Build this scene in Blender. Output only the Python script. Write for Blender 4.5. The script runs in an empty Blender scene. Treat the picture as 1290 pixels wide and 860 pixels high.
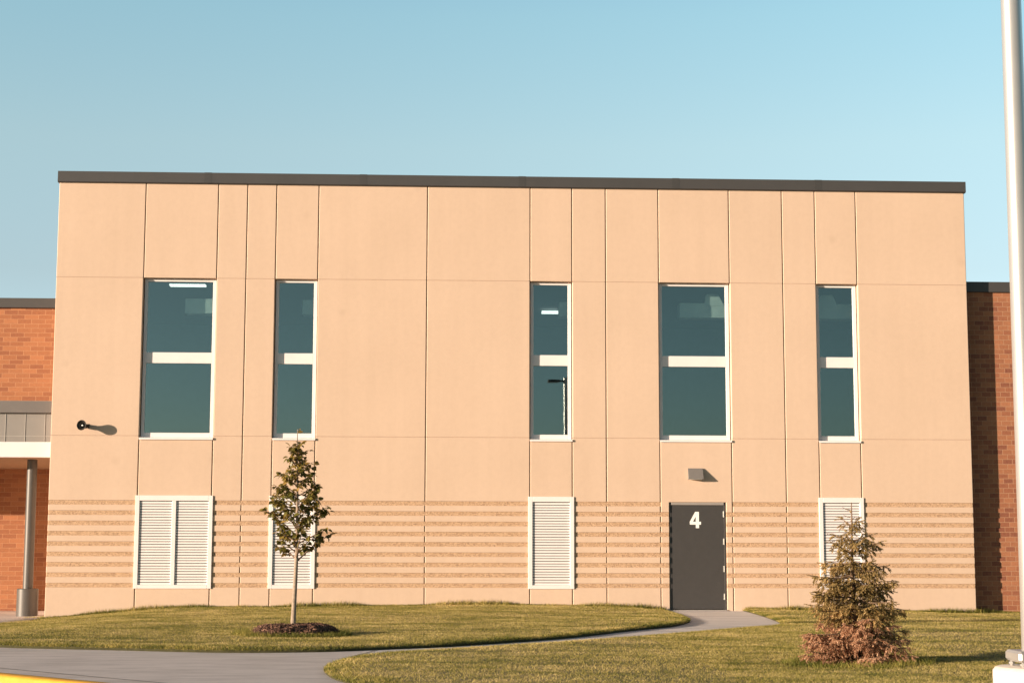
import bpy, bmesh, math, random
import numpy as np
from mathutils import Vector, Matrix, geometry
R = math.radians
sc = bpy.context.scene
C = sc.collection
rng = np.random.default_rng(7)
random.seed(11)

# ------------------------------------------------------------------ materials
def new_mat(name):
    m = bpy.data.materials.new(name); m.use_nodes = True
    nt = m.node_tree
    return m, nt, nt.nodes['Principled BSDF']
def node(nt, kind, **kw):
    n = nt.nodes.new(kind)
    for k, v in kw.items(): setattr(n, k, v)
    return n
def lk(nt, a, b): nt.links.new(a, b)
def coords(nt, scale=(1, 1, 1), kind='Object'):
    tc = node(nt, 'ShaderNodeTexCoord'); mp = node(nt, 'ShaderNodeMapping')
    mp.inputs['Scale'].default_value = scale
    lk(nt, tc.outputs[kind], mp.inputs['Vector']); return mp.outputs['Vector']
def noise(nt, vec, scale, detail=4, rough=.6):
    n = node(nt, 'ShaderNodeTexNoise'); n.inputs['Scale'].default_value = scale
    n.inputs['Detail'].default_value = detail; n.inputs['Roughness'].default_value = rough
    if vec is not None: lk(nt, vec, n.inputs['Vector'])
    return n.outputs['Fac']
def ramp(nt, fac, stops):
    r = node(nt, 'ShaderNodeValToRGB'); e = r.color_ramp.elements
    while len(e) < len(stops): e.new(.5)
    for i, (p, c) in enumerate(stops):
        e[i].position = p; e[i].color = (*c, 1)
    lk(nt, fac, r.inputs['Fac']); return r.outputs['Color']
def mixc(nt, fac, a, b, blend='MIX'):
    m = node(nt, 'ShaderNodeMix', data_type='RGBA', blend_type=blend)
    for sock, v in ((m.inputs['Factor'], fac), (m.inputs['A'], a), (m.inputs['B'], b)):
        if hasattr(v, 'is_linked') or hasattr(v, 'node'): lk(nt, v, sock)
        elif isinstance(v, tuple): sock.default_value = (*v, 1)
        else: sock.default_value = v
    return m.outputs['Result']
def bump(nt, h, bs, strength=.3, dist=.005):
    b = node(nt, 'ShaderNodeBump'); b.inputs['Strength'].default_value = strength
    b.inputs['Distance'].default_value = dist
    lk(nt, h, b.inputs['Height']); lk(nt, b.outputs['Normal'], bs.inputs['Normal'])
def flat(name, col, rough=.6, metal=0., var=.08, vscale=6., spec=.5):
    m, nt, bs = new_mat(name)
    v = coords(nt)
    f = noise(nt, v, vscale, 5)
    lo = tuple(c * (1 - var) for c in col); hi = tuple(min(1, c * (1 + var)) for c in col)
    lk(nt, ramp(nt, f, [(.3, lo), (.7, hi)]), bs.inputs['Base Color'])
    bs.inputs['Roughness'].default_value = rough; bs.inputs['Metallic'].default_value = metal
    bs.inputs['Specular IOR Level'].default_value = spec
    return m

def concrete_wall():
    m, nt, bs = new_mat('precast_concrete')
    v = coords(nt)
    big = noise(nt, v, .55, 4, .55)
    c = ramp(nt, big, [(.3, (0.587, 0.441, 0.336)), (.7, (0.646, 0.488, 0.376))])
    st = noise(nt, coords(nt, (2.2, 1, .12)), 1.6, 4, .6)
    c = mixc(nt, .22, c, ramp(nt, st, [(.35, (0.553, 0.414, 0.316)), (.65, (0.664, 0.504, 0.394))]))
    sp = noise(nt, v, 9., 3, .7)
    c = mixc(nt, .10, c, ramp(nt, sp, [(.35, (0.480, 0.349, 0.254)), (.6, (0.682, 0.523, 0.402))]))
    fine = noise(nt, v, 160., 2, .8)
    c = mixc(nt, .16, c, ramp(nt, fine, [(.38, (0.388, 0.270, 0.184)), (.6, (0.720, 0.549, 0.437))]))
    spot = node(nt, 'ShaderNodeTexVoronoi'); spot.inputs['Scale'].default_value = .85
    lk(nt, v, spot.inputs['Vector'])
    sf = ramp(nt, spot.outputs['Distance'], [(.03, (.16, .16, .16)), (.10, (0, 0, 0))])
    c = mixc(nt, sf, c, (0.388, 0.270, 0.192))
    lk(nt, c, bs.inputs['Base Color']); bs.inputs['Roughness'].default_value = .9
    bs.inputs['Specular IOR Level'].default_value = .2
    bump(nt, noise(nt, v, 90., 4, .7), bs, .25, .003)
    return m
def aggregate():
    m, nt, bs = new_mat('exposed_aggregate')
    v = coords(nt)
    vo = node(nt, 'ShaderNodeTexVoronoi'); vo.inputs['Scale'].default_value = 60.
    lk(nt, v, vo.inputs['Vector'])
    sx = node(nt, 'ShaderNodeSeparateColor'); lk(nt, vo.outputs['Color'], sx.inputs['Color'])
    c = ramp(nt, sx.outputs['Red'], [(.08, (0.264, 0.167, 0.109)), (.3, (0.435, 0.281, 0.173)), (.62, (0.520, 0.342, 0.216)), (.95, (0.638, 0.442, 0.288))])
    c = mixc(nt, .3, c, ramp(nt, noise(nt, v, 14., 5, .7), [(.35, (0.367, 0.229, 0.137)), (.65, (0.571, 0.388, 0.252))]))
    lk(nt, c, bs.inputs['Base Color']); bs.inputs['Roughness'].default_value = .95
    bump(nt, vo.outputs['Distance'], bs, .25, .004)
    return m
def brick(name, w, h, c1, c2, c3, mort, ms=.010):
    m, nt, bs = new_mat(name)
    tc = node(nt, 'ShaderNodeTexCoord'); s = node(nt, 'ShaderNodeSeparateXYZ'); lk(nt, tc.outputs['Object'], s.inputs[0])
    a = node(nt, 'ShaderNodeMath', operation='ADD'); lk(nt, s.outputs['X'], a.inputs[0]); lk(nt, s.outputs['Y'], a.inputs[1])
    cb = node(nt, 'ShaderNodeCombineXYZ'); lk(nt, a.outputs[0], cb.inputs['X']); lk(nt, s.outputs['Z'], cb.inputs['Y'])
    b = node(nt, 'ShaderNodeTexBrick'); lk(nt, cb.outputs[0], b.inputs['Vector'])
    b.inputs['Scale'].default_value = 1.; b.inputs['Brick Width'].default_value = w; b.inputs['Row Height'].default_value = h
    b.inputs['Mortar Size'].default_value = ms; b.inputs['Mortar Smooth'].default_value = .15; b.inputs['Bias'].default_value = 0.
    b.inputs['Color1'].default_value = (0, 0, 0, 1); b.inputs['Color2'].default_value = (1, 1, 1, 1); b.inputs['Mortar'].default_value = (.5, .5, .5, 1)
    sr = node(nt, 'ShaderNodeSeparateColor'); lk(nt, b.outputs['Color'], sr.inputs['Color'])
    col = ramp(nt, sr.outputs['Red'], [(.05, c3), (.3, c1), (.65, c2), (.95, tuple(x * 1.18 for x in c2))])
    col = mixc(nt, .35, col, ramp(nt, noise(nt, cb.outputs[0], 26., 5, .7), [(.35, c3), (.65, tuple(x * 1.15 for x in c2))]))
    col = mixc(nt, b.outputs['Fac'], col, mort)
    lk(nt, col, bs.inputs['Base Color']); bs.inputs['Roughness'].default_value = .9
    inv = node(nt, 'ShaderNodeMath', operation='SUBTRACT'); inv.inputs[0].default_value = 1.; lk(nt, b.outputs['Fac'], inv.inputs[1])
    bump(nt, inv.outputs[0], bs, .6, .006)
    return m
def paving(name, lo, hi, stain):
    m, nt, bs = new_mat(name)
    v = coords(nt)
    c = ramp(nt, noise(nt, v, .9, 6, .65), [(.3, lo), (.7, hi)])
    c = mixc(nt, .65, c, ramp(nt, noise(nt, coords(nt, (.45, 1.5, 1)), 1.9, 8, .72), [(.38, stain), (.56, hi)]))
    c = mixc(nt, .25, c, ramp(nt, noise(nt, v, 140., 2, .8), [(.35, stain), (.65, tuple(x * 1.2 for x in hi))]))
    lk(nt, c, bs.inputs['Base Color']); bs.inputs['Roughness'].default_value = .92
    bump(nt, noise(nt, v, 120., 3, .7), bs, .3, .003)
    return m
def turf(name, blades=False):
    m, nt, bs = new_mat(name)
    v = coords(nt)
    patch = noise(nt, coords(nt, (.55, 1., .3)), 1.1, 5, .62)
    row = noise(nt, coords(nt, (.12, 1.5, .1)), 1.6, 4, .6)
    tuft = noise(nt, v, 3.4, 7, .72)
    mx = node(nt, 'ShaderNodeMath', operation='MULTIPLY_ADD'); lk(nt, row, mx.inputs[0]); mx.inputs[1].default_value = .55; lk(nt, patch, mx.inputs[2])
    m2 = node(nt, 'ShaderNodeMath', operation='MULTIPLY_ADD'); lk(nt, tuft, m2.inputs[0]); m2.inputs[1].default_value = 1.0; lk(nt, mx.outputs[0], m2.inputs[2])
    f = m2.outputs[0]
    if blades:
        at = node(nt, 'ShaderNodeAttribute', attribute_name='blade')
        m3 = node(nt, 'ShaderNodeMath', operation='MULTIPLY_ADD'); lk(nt, at.outputs['Fac'], m3.inputs[0]); m3.inputs[1].default_value = .42; lk(nt, f, m3.inputs[2])
        mr = node(nt, 'ShaderNodeMapRange'); lk(nt, m3.outputs[0], mr.inputs['Value'])
        mr.inputs['From Min'].default_value = 1.0; mr.inputs['From Max'].default_value = 1.85
        col = ramp(nt, mr.outputs['Result'], [(.1, (.075, .095, .014)), (.36, (.18, .18, .034)), (.58, (.42, .345, .09)), (.88, (.72, .56, .25))])
        bs.inputs['Roughness'].default_value = .6
        bs.inputs['Specular IOR Level'].default_value = .25
        tr = node(nt, 'ShaderNodeBsdfTranslucent'); lk(nt, col, tr.inputs['Color'])
        mi = node(nt, 'ShaderNodeMixShader'); mi.inputs[0].default_value = .35
        lk(nt, bs.outputs[0], mi.inputs[1]); lk(nt, tr.outputs[0], mi.inputs[2])
        lk(nt, mi.outputs[0], nt.nodes['Material Output'].inputs['Surface'])
    else:
        mr = node(nt, 'ShaderNodeMapRange'); lk(nt, f, mr.inputs['Value'])
        mr.inputs['From Min'].default_value = .75; mr.inputs['From Max'].default_value = 1.6
        col = ramp(nt, mr.outputs['Result'], [(.1, (.07, .06, .018)), (.5, (.17, .135, .05)), (.9, (.28, .215, .09))])
        bs.inputs['Roughness'].default_value = 1.
    lk(nt, col, bs.inputs['Base Color'])
    return m
def attr_leaf(name, attr, stops, transl=.25, rough=.55):
    m, nt, bs = new_mat(name)
    at = node(nt, 'ShaderNodeAttribute', attribute_name=attr)
    col = ramp(nt, at.outputs['Fac'], stops)
    lk(nt, col, bs.inputs['Base Color']); bs.inputs['Roughness'].default_value = rough
    tr = node(nt, 'ShaderNodeBsdfTranslucent'); lk(nt, col, tr.inputs['Color'])
    mi = node(nt, 'ShaderNodeMixShader'); mi.inputs[0].default_value = transl
    lk(nt, bs.outputs[0], mi.inputs[1]); lk(nt, tr.outputs[0], mi.inputs[2])
    lk(nt, mi.outputs[0], nt.nodes['Material Output'].inputs['Surface'])
    return m
def glass():
    m, nt, bs = new_mat('tinted_glass'); nt.nodes.remove(bs)
    t = node(nt, 'ShaderNodeBsdfTransparent'); t.inputs['Color'].default_value = (.74, .83, .84, 1)
    g = node(nt, 'ShaderNodeBsdfGlossy'); g.inputs['Roughness'].default_value = .012
    g.inputs['Color'].default_value = (.85, .97, .97, 1)
    n = noise(nt, coords(nt), .8, 2, .5)
    b = node(nt, 'ShaderNodeBump'); b.inputs['Strength'].default_value = .05; b.inputs['Distance'].default_value = .01
    lk(nt, n, b.inputs['Height']); lk(nt, b.outputs['Normal'], g.inputs['Normal'])
    lw_ = node(nt, 'ShaderNodeLayerWeight'); lw_.inputs['Blend'].default_value = .5
    pw = node(nt, 'ShaderNodeMath', operation='POWER'); lk(nt, lw_.outputs['Facing'], pw.inputs[0]); pw.inputs[1].default_value = 4.
    fr = node(nt, 'ShaderNodeMath', operation='MULTIPLY_ADD'); lk(nt, pw.outputs[0], fr.inputs[0]); fr.inputs[1].default_value = .7; fr.inputs[2].default_value = .155
    mi = node(nt, 'ShaderNodeMixShader'); lk(nt, fr.outputs[0], mi.inputs[0])
    lk(nt, t.outputs[0], mi.inputs[1]); lk(nt, g.outputs[0], mi.inputs[2])
    lk(nt, mi.outputs[0], nt.nodes['Material Output'].inputs['Surface'])
    return m
def lamp_mat(name, col, s):
    m, nt, bs = new_mat(name)
    bs.inputs['Emission Color'].default_value = (*col, 1); bs.inputs['Emission Strength'].default_value = s
    return m

M = dict(
    wall=concrete_wall(), agg=aggregate(),
    sealant=flat('joint_sealant', (.16, .115, .08), .9),
    sealant2=flat('panel_reveal', (.42, .29, .225), .9),
    coping=flat('bronze_metal', (.058, .0555, .0555), .5, .0, .05, 2.),
    coping2=flat('bronze_metal_cover', (.050, .048, .048), .5, .0, .05, 2.),
    white=flat('white_aluminium', (.78, .735, .735), .42, 0, .03, 3.),
    glass=glass(),
    door=flat('door_paint', (.050, .0465, .0455), .5, 0, .06, 9.),
    dframe=flat('door_frame_metal', (.30, .27, .25), .5, 0, .06, 5.),
    steel=flat('brushed_steel', (.62, .6, .57), .35, .8, .05, 9.),
    numeral=flat('white_vinyl', (.86, .86, .84), .5, 0, .02, 4.),
    dark=flat('dark_void', (.012, .012, .013), .9),
    room=flat('interior_paint', (.10, .115, .115), .8),
    bulk=flat('interior_soffit_paint', (.62, .64, .58), .8),
    brickL=brick('orange_brick', .3048, .1016, (.305, .119, .053), (.345, .145, .066), (.235, .084, .042), (.43, .215, .115), .0055),
    brickR=brick('red_brick', .203, .1, (.285, .102, .052), (.34, .142, .070), (.19, .062, .038), (.41, .225, .135), .0055),
    panel=flat('grey_metal_panel', (.275, .25, .23), .45, .1, .06, 1.6),
    flash=flat('dark_flashing', (.17, .15, .14), .5, .1, .05, 3.),
    soffit=flat('soffit_board', (.42, .27, .17), .8, 0, .1, 9.),
    column=flat('grey_column_paint', (.085, .079, .074), .45, 0, .07, 5.),
    seam=flat('seam_shadow_gap', (.07, .065, .06), .9),
    trim=flat('light_seam_trim', (.42, .39, .36), .5),
    joint=flat('joint_filler', (.10, .105, .115), .9),
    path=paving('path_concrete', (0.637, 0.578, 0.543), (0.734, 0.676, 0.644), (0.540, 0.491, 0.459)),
    pave=paving('concrete_paving', (0.550, 0.486, 0.450), (0.684, 0.614, 0.582), (0.386, 0.339, 0.318)),
    asphalt=paving('asphalt', (.045, .045, .045), (.062, .06, .058), (.03, .03, .03)),
    earth=paving('far_ground', (.10, .10, .045), (.15, .14, .06), (.07, .07, .03)),
    yellow=flat('yellow_kerb_paint', (.66, .34, .03), .7, 0, .12, 8.),
    kerbc=paving('kerb_concrete', (.34, .31, .28), (.44, .40, .36), (.25, .22, .2)),
    turf=turf('turf_thatch'), blades=turf('grass_blades', True),
    shaded_soil=flat('shaded_turf_soil', (.045, .042, .014), 1., 0, .3, 12.),  # soil and thatch of the lawn edge, with its shade in the colour
    bark=flat('pale_bark', (.30, .235, .18), .9, 0, .25, 30.),
    twig=flat('twig_bark', (.17, .11, .07), .9, 0, .2, 30.),
    mulch=attr_leaf('mulch_chips', 'tone', [(0, (.045, .022, .015)), (.5, (.14, .066, .043)), (1, (.27, .15, .10))], 0., .9),
    leaf=attr_leaf('tree_leaf', 'tone', [(0, (.065, .07, .016)), (.35, (.165, .15, .034)), (.65, (.32, .22, .06)), (1, (.52, .32, .10))], .32, .36),
    needle=attr_leaf('spruce_needles', 'tone', [(0, (.10, .078, .028)), (.5, (.35, .245, .092)), (1, (.64, .45, .20))], .25),
    deadneedle=attr_leaf('dead_needles', 'tone', [(0, (.24, .115, .065)), (.5, (.55, .315, .19)), (1, (.72, .48, .31))], .3, .8),
    galv=flat('silver_pole_paint', (.47, .455, .44), .34, .55, .04, 3.),
    basec=paving('pole_base_concrete', (.62, .55, .48), (.74, .67, .60), (.52, .45, .38)),
    black=flat('black_horn_plastic', (.022, .019, .016), .5),
    bronze=flat('fixture_bronze', (.20, .185, .175), .5, .1, .05, 9.),
    lamp=lamp_mat('ceiling_lamp', (1, .95, .84), .8),
    lens=flat('lamp_lens', (.7, .7, .68), .3),
)

# ------------------------------------------------------------------ mesh helpers
class MB:
    def __init__(s): s.v = []; s.f = []; s.m = []
    def quad(s, pts, m=0):
        b = len(s.v); s.v += [tuple(p) for p in pts]; s.f.append(tuple(range(b, b + len(pts)))); s.m.append(m)
    def box(s, x0, x1, y0, y1, z0, z1, m=0, bev=0.):
        if bev > 0:
            bm = bmesh.new(); bmesh.ops.create_cube(bm, size=1.)
            for v in bm.verts:
                v.co = Vector((x0 if v.co.x < 0 else x1, y0 if v.co.y < 0 else y1, z0 if v.co.z < 0 else z1))
            bmesh.ops.bevel(bm, geom=bm.edges[:], offset=bev, segments=1, affect='EDGES')
            s.bm(bm, m); return
        b = len(s.v)
        s.v += [(x0, y0, z0), (x1, y0, z0), (x1, y1, z0), (x0, y1, z0), (x0, y0, z1), (x1, y0, z1), (x1, y1, z1), (x0, y1, z1)]
        for q in ((0, 3, 2, 1), (4, 5, 6, 7), (0, 1, 5, 4), (1, 2, 6, 5), (2, 3, 7, 6), (3, 0, 4, 7)):
            s.f.append(tuple(b + i for i in q)); s.m.append(m)
    def bm(s, bm, m=0):
        b = len(s.v); bm.verts.index_update()
        s.v += [tuple(v.co) for v in bm.verts]
        for f in bm.faces: s.f.append(tuple(b + v.index for v in f.verts)); s.m.append(m)
        bm.free()
    def prism(s, poly, axis, a0, a1, m=0):
        """extrude a 2D polygon along an axis; poly in the other two axes in order"""
        def P(p, a):
            return (a, p[0], p[1]) if axis == 'x' else ((p[0], a, p[1]) if axis == 'y' else (p[0], p[1], a))
        n = len(poly); b = len(s.v)
        s.v += [P(p, a0) for p in poly] + [P(p, a1) for p in poly]
        s.f.append(tuple(b + i for i in range(n))[::-1]); s.m.append(m)
        s.f.append(tuple(b + n + i for i in range(n))); s.m.append(m)
        for i in range(n):
            j = (i + 1) % n
            s.f.append((b + i, b + j, b + n + j, b + n + i)); s.m.append(m)
    def tube(s, pts, rad, n=8, m=0, cap=True):
        pts = [Vector(p) for p in pts]; b = len(s.v)
        up = Vector((0, 0, 1))
        for i, p in enumerate(pts):
            d = (pts[min(i + 1, len(pts) - 1)] - pts[max(i - 1, 0)]).normalized()
            a = d.cross(up if abs(d.z) < .95 else Vector((1, 0, 0))).normalized(); c = d.cross(a)
            for k in range(n):
                t = 2 * math.pi * k / n
                s.v.append(tuple(p + (a * math.cos(t) + c * math.sin(t)) * rad[i]))
        for i in range(len(pts) - 1):
            for k in range(n):
                k2 = (k + 1) % n
                s.f.append((b + i * n + k, b + i * n + k2, b + (i + 1) * n + k2, b + (i + 1) * n + k)); s.m.append(m)
        if cap:
            s.f.append(tuple(b + k for k in range(n))); s.m.append(m)
            e = b + (len(pts) - 1) * n
            s.f.append(tuple(e + k for k in range(n))[::-1]); s.m.append(m)
    def build(s, name, mats, parent=None, smooth=False, attr=None):
        me = bpy.data.meshes.new(name); me.from_pydata(s.v, [], s.f)
        for mt in (mats if isinstance(mats, (list, tuple)) else [mats]): me.materials.append(mt)
        me.polygons.foreach_set('material_index', s.m)
        bm = bmesh.new(); bm.from_mesh(me); bmesh.ops.recalc_face_normals(bm, faces=bm.faces[:]); bm.to_mesh(me); bm.free()
        if smooth:
            me.polygons.foreach_set('use_smooth', [True] * len(me.polygons))
            me.set_sharp_from_angle(angle=R(38))
        return link(name, me, parent)
def link(name, me, parent=None):
    o = bpy.data.objects.new(name, me); C.objects.link(o)
    if parent is not None:
        o.parent = parent
        o.matrix_parent_inverse = wmat(parent).inverted()
    return o
def wmat(o):
    mt = Matrix.LocRotScale(o.location, o.rotation_euler, o.scale)
    return (wmat(o.parent) @ o.matrix_parent_inverse @ mt) if o.parent else mt
def thing(name, label, cat, loc, group=None):
    o = bpy.data.objects.new(name, None); C.objects.link(o); o.location = loc; o.empty_display_size = .2
    tag(o, label, cat, group); return o
def tag(o, label, cat, group=None):
    o['label'] = label; o['category'] = cat
    if group: o['group'] = group
    return o
def struct(o): o['kind'] = 'structure'; return o

# ------------------------------------------------------------------ main building
XJ = [-7.747, -5.984, -4.507, -3.911, -3.316, -2.451, -.217, 1.907, 2.771, 3.470, 4.568, 6.043, 7.158, 7.851, 8.714, 11.018]
Z1, Z2, ZT, ZB = 6.700, 3.480, 8.70, -.35
WIN = {1, 4, 7, 10, 13}          # bays that hold a window (column index)
LOU = {1, 4, 7, 13}
LZ0, LZ1 = .47, 2.24
DX0, DX1, DZ = 4.744, 5.912, 2.184
GV, GH, CV, CH, DEP = .0085, .003, .010, .005, .18
wb = MB()
GRO = [(.456 + .2052 * k, .456 + .2052 * k + .091) for k in range(9)]
def cell(x0, x1, z0, z1, l=True, r=True, b=True, t=True, stripes=False):
    xs = []
    xs += [(x0, DEP), (x0, CV), (x0 + CV, 0)] if l else [(x0, 0)]
    xs += [(x1 - CV, 0), (x1, CV), (x1, DEP)] if r else [(x1, 0)]
    zs = [(z0, DEP, 0, 0), (z0, CH, 0, 0), (z0 + CH, 0, 0, 0)] if b else [(z0, 0, 0, 0)]
    if stripes:
        for a, c in GRO:
            if a > z0 + .02 and c < z1 - .001:
                zs += [(a, 0, 0, 0), (a + .003, 0, .014, 1), (c - .002, 0, .014, 0), (c, 0, 0, 0)]
    zs += [(z1 - CH, 0, 0, 0), (z1, CH, 0, 0), (z1, DEP, 0, 0)] if t else [(z1, 0, 0, 0)]
    base = len(wb.v); n = len(xs)
    for z, zo, g, _ in zs:
        for x, xo in xs: wb.v.append((x, max(xo, zo) + (g if max(xo, zo) < DEP else 0), z))
    for j in range(len(zs) - 1):
        for i in range(n - 1):
            q = base + j * n + i
            wb.f.append((q, q + 1, q + n + 1, q + n)); wb.m.append(zs[j][3] if zs[j][3] else 0)
for c in range(15):
    x0 = XJ[c] + (GV if c else 0); x1 = XJ[c + 1] - (GV if c < 14 else 0)
    L_, R_ = True, True
    cell(x0, x1, Z1 + GH, ZT)
    if c not in WIN: cell(x0, x1, Z2 + GH, Z1 - GH)
    if c == 10:
        cell(x0, DX0, ZB, DZ, True, True, True, False, True)
        cell(DX1, x1, ZB, DZ, True, True, True, False, True)
        cell(x0, DX0, DZ, Z2 - GH - .035, True, False, False, True)
        cell(DX0, DX1, DZ, Z2 - GH - .035, False, False, True, True)
        cell(DX1, x1, DZ, Z2 - GH - .035, False, True, False, True)
    elif c in LOU:
        cell(x0, x1, ZB, LZ0); cell(x0, x1, LZ1, Z2 - GH - .035)
    else:
        cell(x0, x1, ZB, Z2 - GH, stripes=True)
# sealant strips in the joints
for k in range(1, 15):
    x = XJ[k]
    wb.box(x - .03, x + .03, .0155, .06, Z1 + .004, ZT, 2)
    zc = ZB
    for a, c in GRO:
        wb.box(x - .03, x + .03, .0155, .06, zc, a + .002, 2); wb.box(x - .03, x + .03, .0150, .06, a + .0025, c - .0025, 1); zc = c - .002
    wb.box(x - .03, x + .03, .0155, .06, zc, Z2 - .036, 2)
    if not ((k in WIN) or (k - 1 in WIN)): wb.box(x - .03, x + .03, .0155, .06, Z2 - .035, Z1 + .003, 2)
for c in range(15):
    x0, x1 = XJ[c] + .031, XJ[c + 1] - .031
    if c == 0: x0 = XJ[0] + .002
    if c == 14: x1 = XJ[15] - .002
    if c not in WIN:
        wb.box(x0, x1, .006, .06, Z1 - .02, Z1 + .02, 3); wb.box(x0, x1, .006, .06, Z2 - .02, Z2 + .02, 3)
# outer body: sides, rear, roof deck, parapet back
wb.box(XJ[0] + .004, XJ[0] + .2, .185, 16, ZB, ZT, 0); wb.box(XJ[15] - .2, XJ[15] - .004, .185, 16, ZB, ZT, 0)
wb.box(XJ[0] + .2, XJ[15] - .2, 15.8, 16, ZB, ZT, 0)
wb.box(XJ[0] + .21, XJ[15] - .21, .2, 15.79, 8.2, 8.35, 2)
bld = thing('concrete_building', 'tan precast concrete block with five white framed windows and a grey door', 'building', (1.6, 0, 0))
wb.build('wall', [M['wall'], M['agg'], M['sealant'], M['sealant2']], bld)

def frame_box(mb, x0, x1, z0, z1, y0, y1, m=0): mb.box(x0, x1, y0, y1, z0, z1, m, .003)
cp = MB()
cp.prism([(-.035, 8.655), (.6, 8.655), (.6, 8.902), (-.05, 8.885), (-.052, 8.672)], 'x', XJ[0] - .03, XJ[15] + .03)
for x0, x1 in ((XJ[0] - .03, XJ[0] + .57), (XJ[15] - .57, XJ[15] + .03)): cp.box(x0, x1, .602, 16.03, 8.655, 8.9)
cp.box(XJ[0] + .58, XJ[15] - .58, 15.5, 16.03, 8.655, 8.9)
cop = cp.build('coping', M['coping'], bld)
for x in (-4.74, -1.56, 1.72, 4.92, 7.91):
    m = MB(); m.prism([(-.0545, 8.670), (-.052, 8.670), (-.05, 8.887), (.55, 8.904), (.55, 8.907), (-.0525, 8.889)], 'x', x - .06, x + .09)
    m.build('joint_cover', M['coping2'], cop)

for c in sorted(WIN):
    x0, x1 = XJ[c] + GV + .002, XJ[c + 1] - GV - .002
    zb, zt = Z2 - .025, Z1 - GH - .002
    fy0, fy1 = .104, .176
    m = MB(); sw, rt = .062, .07
    m.box(x0, x0 + sw, fy0, fy1, zb, zt, 0, .003); m.box(x1 - rt, x1, fy0, fy1, zb, zt, 0, .003)
    m.box(x0 + sw + .001, x1 - rt - .001, fy0, fy1, zt - .055, zt, 0, .003)
    m.box(x0 + sw + .001, x1 - rt - .001, fy0, fy1, 4.965, 5.185, 0, .003)
    m.box(x0 + sw + .001, x1 - rt - .001, fy0, fy1, zb, zb + .095, 0, .003)
    w = m.build('window', M['white'], bld)
    s = MB(); s.prism([(-.03, Z2 - .075), (-.03, Z2 - .036), (.102, Z2 - .026), (.102, Z2 - .075 + .03), (-.012, Z2 - .075 + .03), (-.012, Z2 - .075)], 'x', x0 - .012, x1 + .012)
    s.build('sill', M['white'], w)
    for z0, z1 in ((zb + .093, 4.967), (5.183, zt - .053)):
        g = MB(); g.box(x0 + sw - .004, x1 - rt + .004, 0.134, .142, z0, z1); g.build('pane', M['glass'], w)
    k = MB()   # blocking behind the frame up to the panel jambs
    k.box(x0 + sw - .02, x0 + sw - .004, .178, .3, zb, zt)
    k.build('inner_jamb', M['dark'], w)

for c in sorted(LOU):
    x0, x1 = XJ[c] - .032, XJ[c + 1] + .032
    z0, z1 = .435, 2.285
    fw = .082
    m = MB()
    m.box(x0, x0 + fw, -.022, .10, z0, z1, 0, .004); m.box(x1 - fw, x1, -.022, .10, z0, z1, 0, .004)
    m.box(x0 + fw + .001, x1 - fw - .001, -.022, .10, z1 - .105, z1, 0, .004); m.box(x0 + fw + .001, x1 - fw - .001, -.022, .10, z0, z0 + .075, 0, .004)
    xm = .5 * (x0 + x1); spans = [(x0 + fw, x1 - fw)]
    if c == 1:
        m.box(xm - .04, xm + .04, -.022, .10, z0 + .076, z1 - .106, 0, .004); spans = [(x0 + fw, xm - .04), (xm + .04, x1 - fw)]
    lv = m.build('louvre_vent', M['white'], bld)
    sl = MB(); p = .0525; n = int((z1 - .105 - z0 - .075) / p); p = (z1 - .105 - z0 - .080) / n
    for a, b in spans:
        for k in range(n):
            z = z0 + .078 + k * p
            sl.prism([(.004, z), (.004, z + .039), (.012, z + .040), (.052, z + .043), (.055, z + .040), (.014, z + .015), (.010, z)], 'x', a + .001, b - .001)
    sl.build('slats', M['white'], lv)
    d = MB(); d.box(x0 + .05, x1 - .05, .102, .12, z0 + .02, z1 - .02); d.build('backing', M['dark'], lv)

# door
fr = MB(); fw = .046
fr.box(DX0 + .002, DX0 + fw, .030, .15, 0, DZ - .002, 0, .003); fr.box(DX1 - fw, DX1 - .002, .030, .15, 0, DZ - .002, 0, .003)
fr.box(DX0 + fw + .001, DX1 - fw - .001, .014, .15, DZ - .056, DZ - .002, 1, .003)
lf = MB(); lf.box(DX0 + fw + .004, DX1 - fw - .004, .034, .078, .035, DZ - .060, 0, .002)
door = lf.build('door', M['door'], bld)
fr.build('door_frame', [M['door'], M['dframe']], door)
m = MB(); m.box(DX0 + .002, DX1 - .002, -.03, .15, -.05, .022, 0, .006); m.build('threshold', M['dframe'], door)
for z in (1.945, 1.39, .84, .285):
    m = MB(); m.tube([(DX1 - fw - .002, .022, z - .062), (DX1 - fw - .002, .022, z + .062)], [.010, .010], 10)
    m.box(DX1 - fw - .026, DX1 - fw - .004, .0295, .0335, z - .06, z + .06)
    m.build('hinge', M['steel'], door)
m = MB(); ox, oz, k = 5.172, 1.662, 1.0
for poly in ([(0, .072), (.222, .072), (.222, .130), (0, .130)], [(.118, 0), (.182, 0), (.182, .072), (.118, .072)],
             [(.118, .130), (.182, .130), (.182, .33), (.118, .33)], [(0, .130), (.062, .130), (.118, .232), (.118, .33), (.108, .33)]):
    m.prism([(ox - .004 + a * 1.03, oz + b) for a, b in poly], 'y', .0305, .0335)
m.build('door_number', M['numeral'], door)['label'] = 'white numeral 4'

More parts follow.
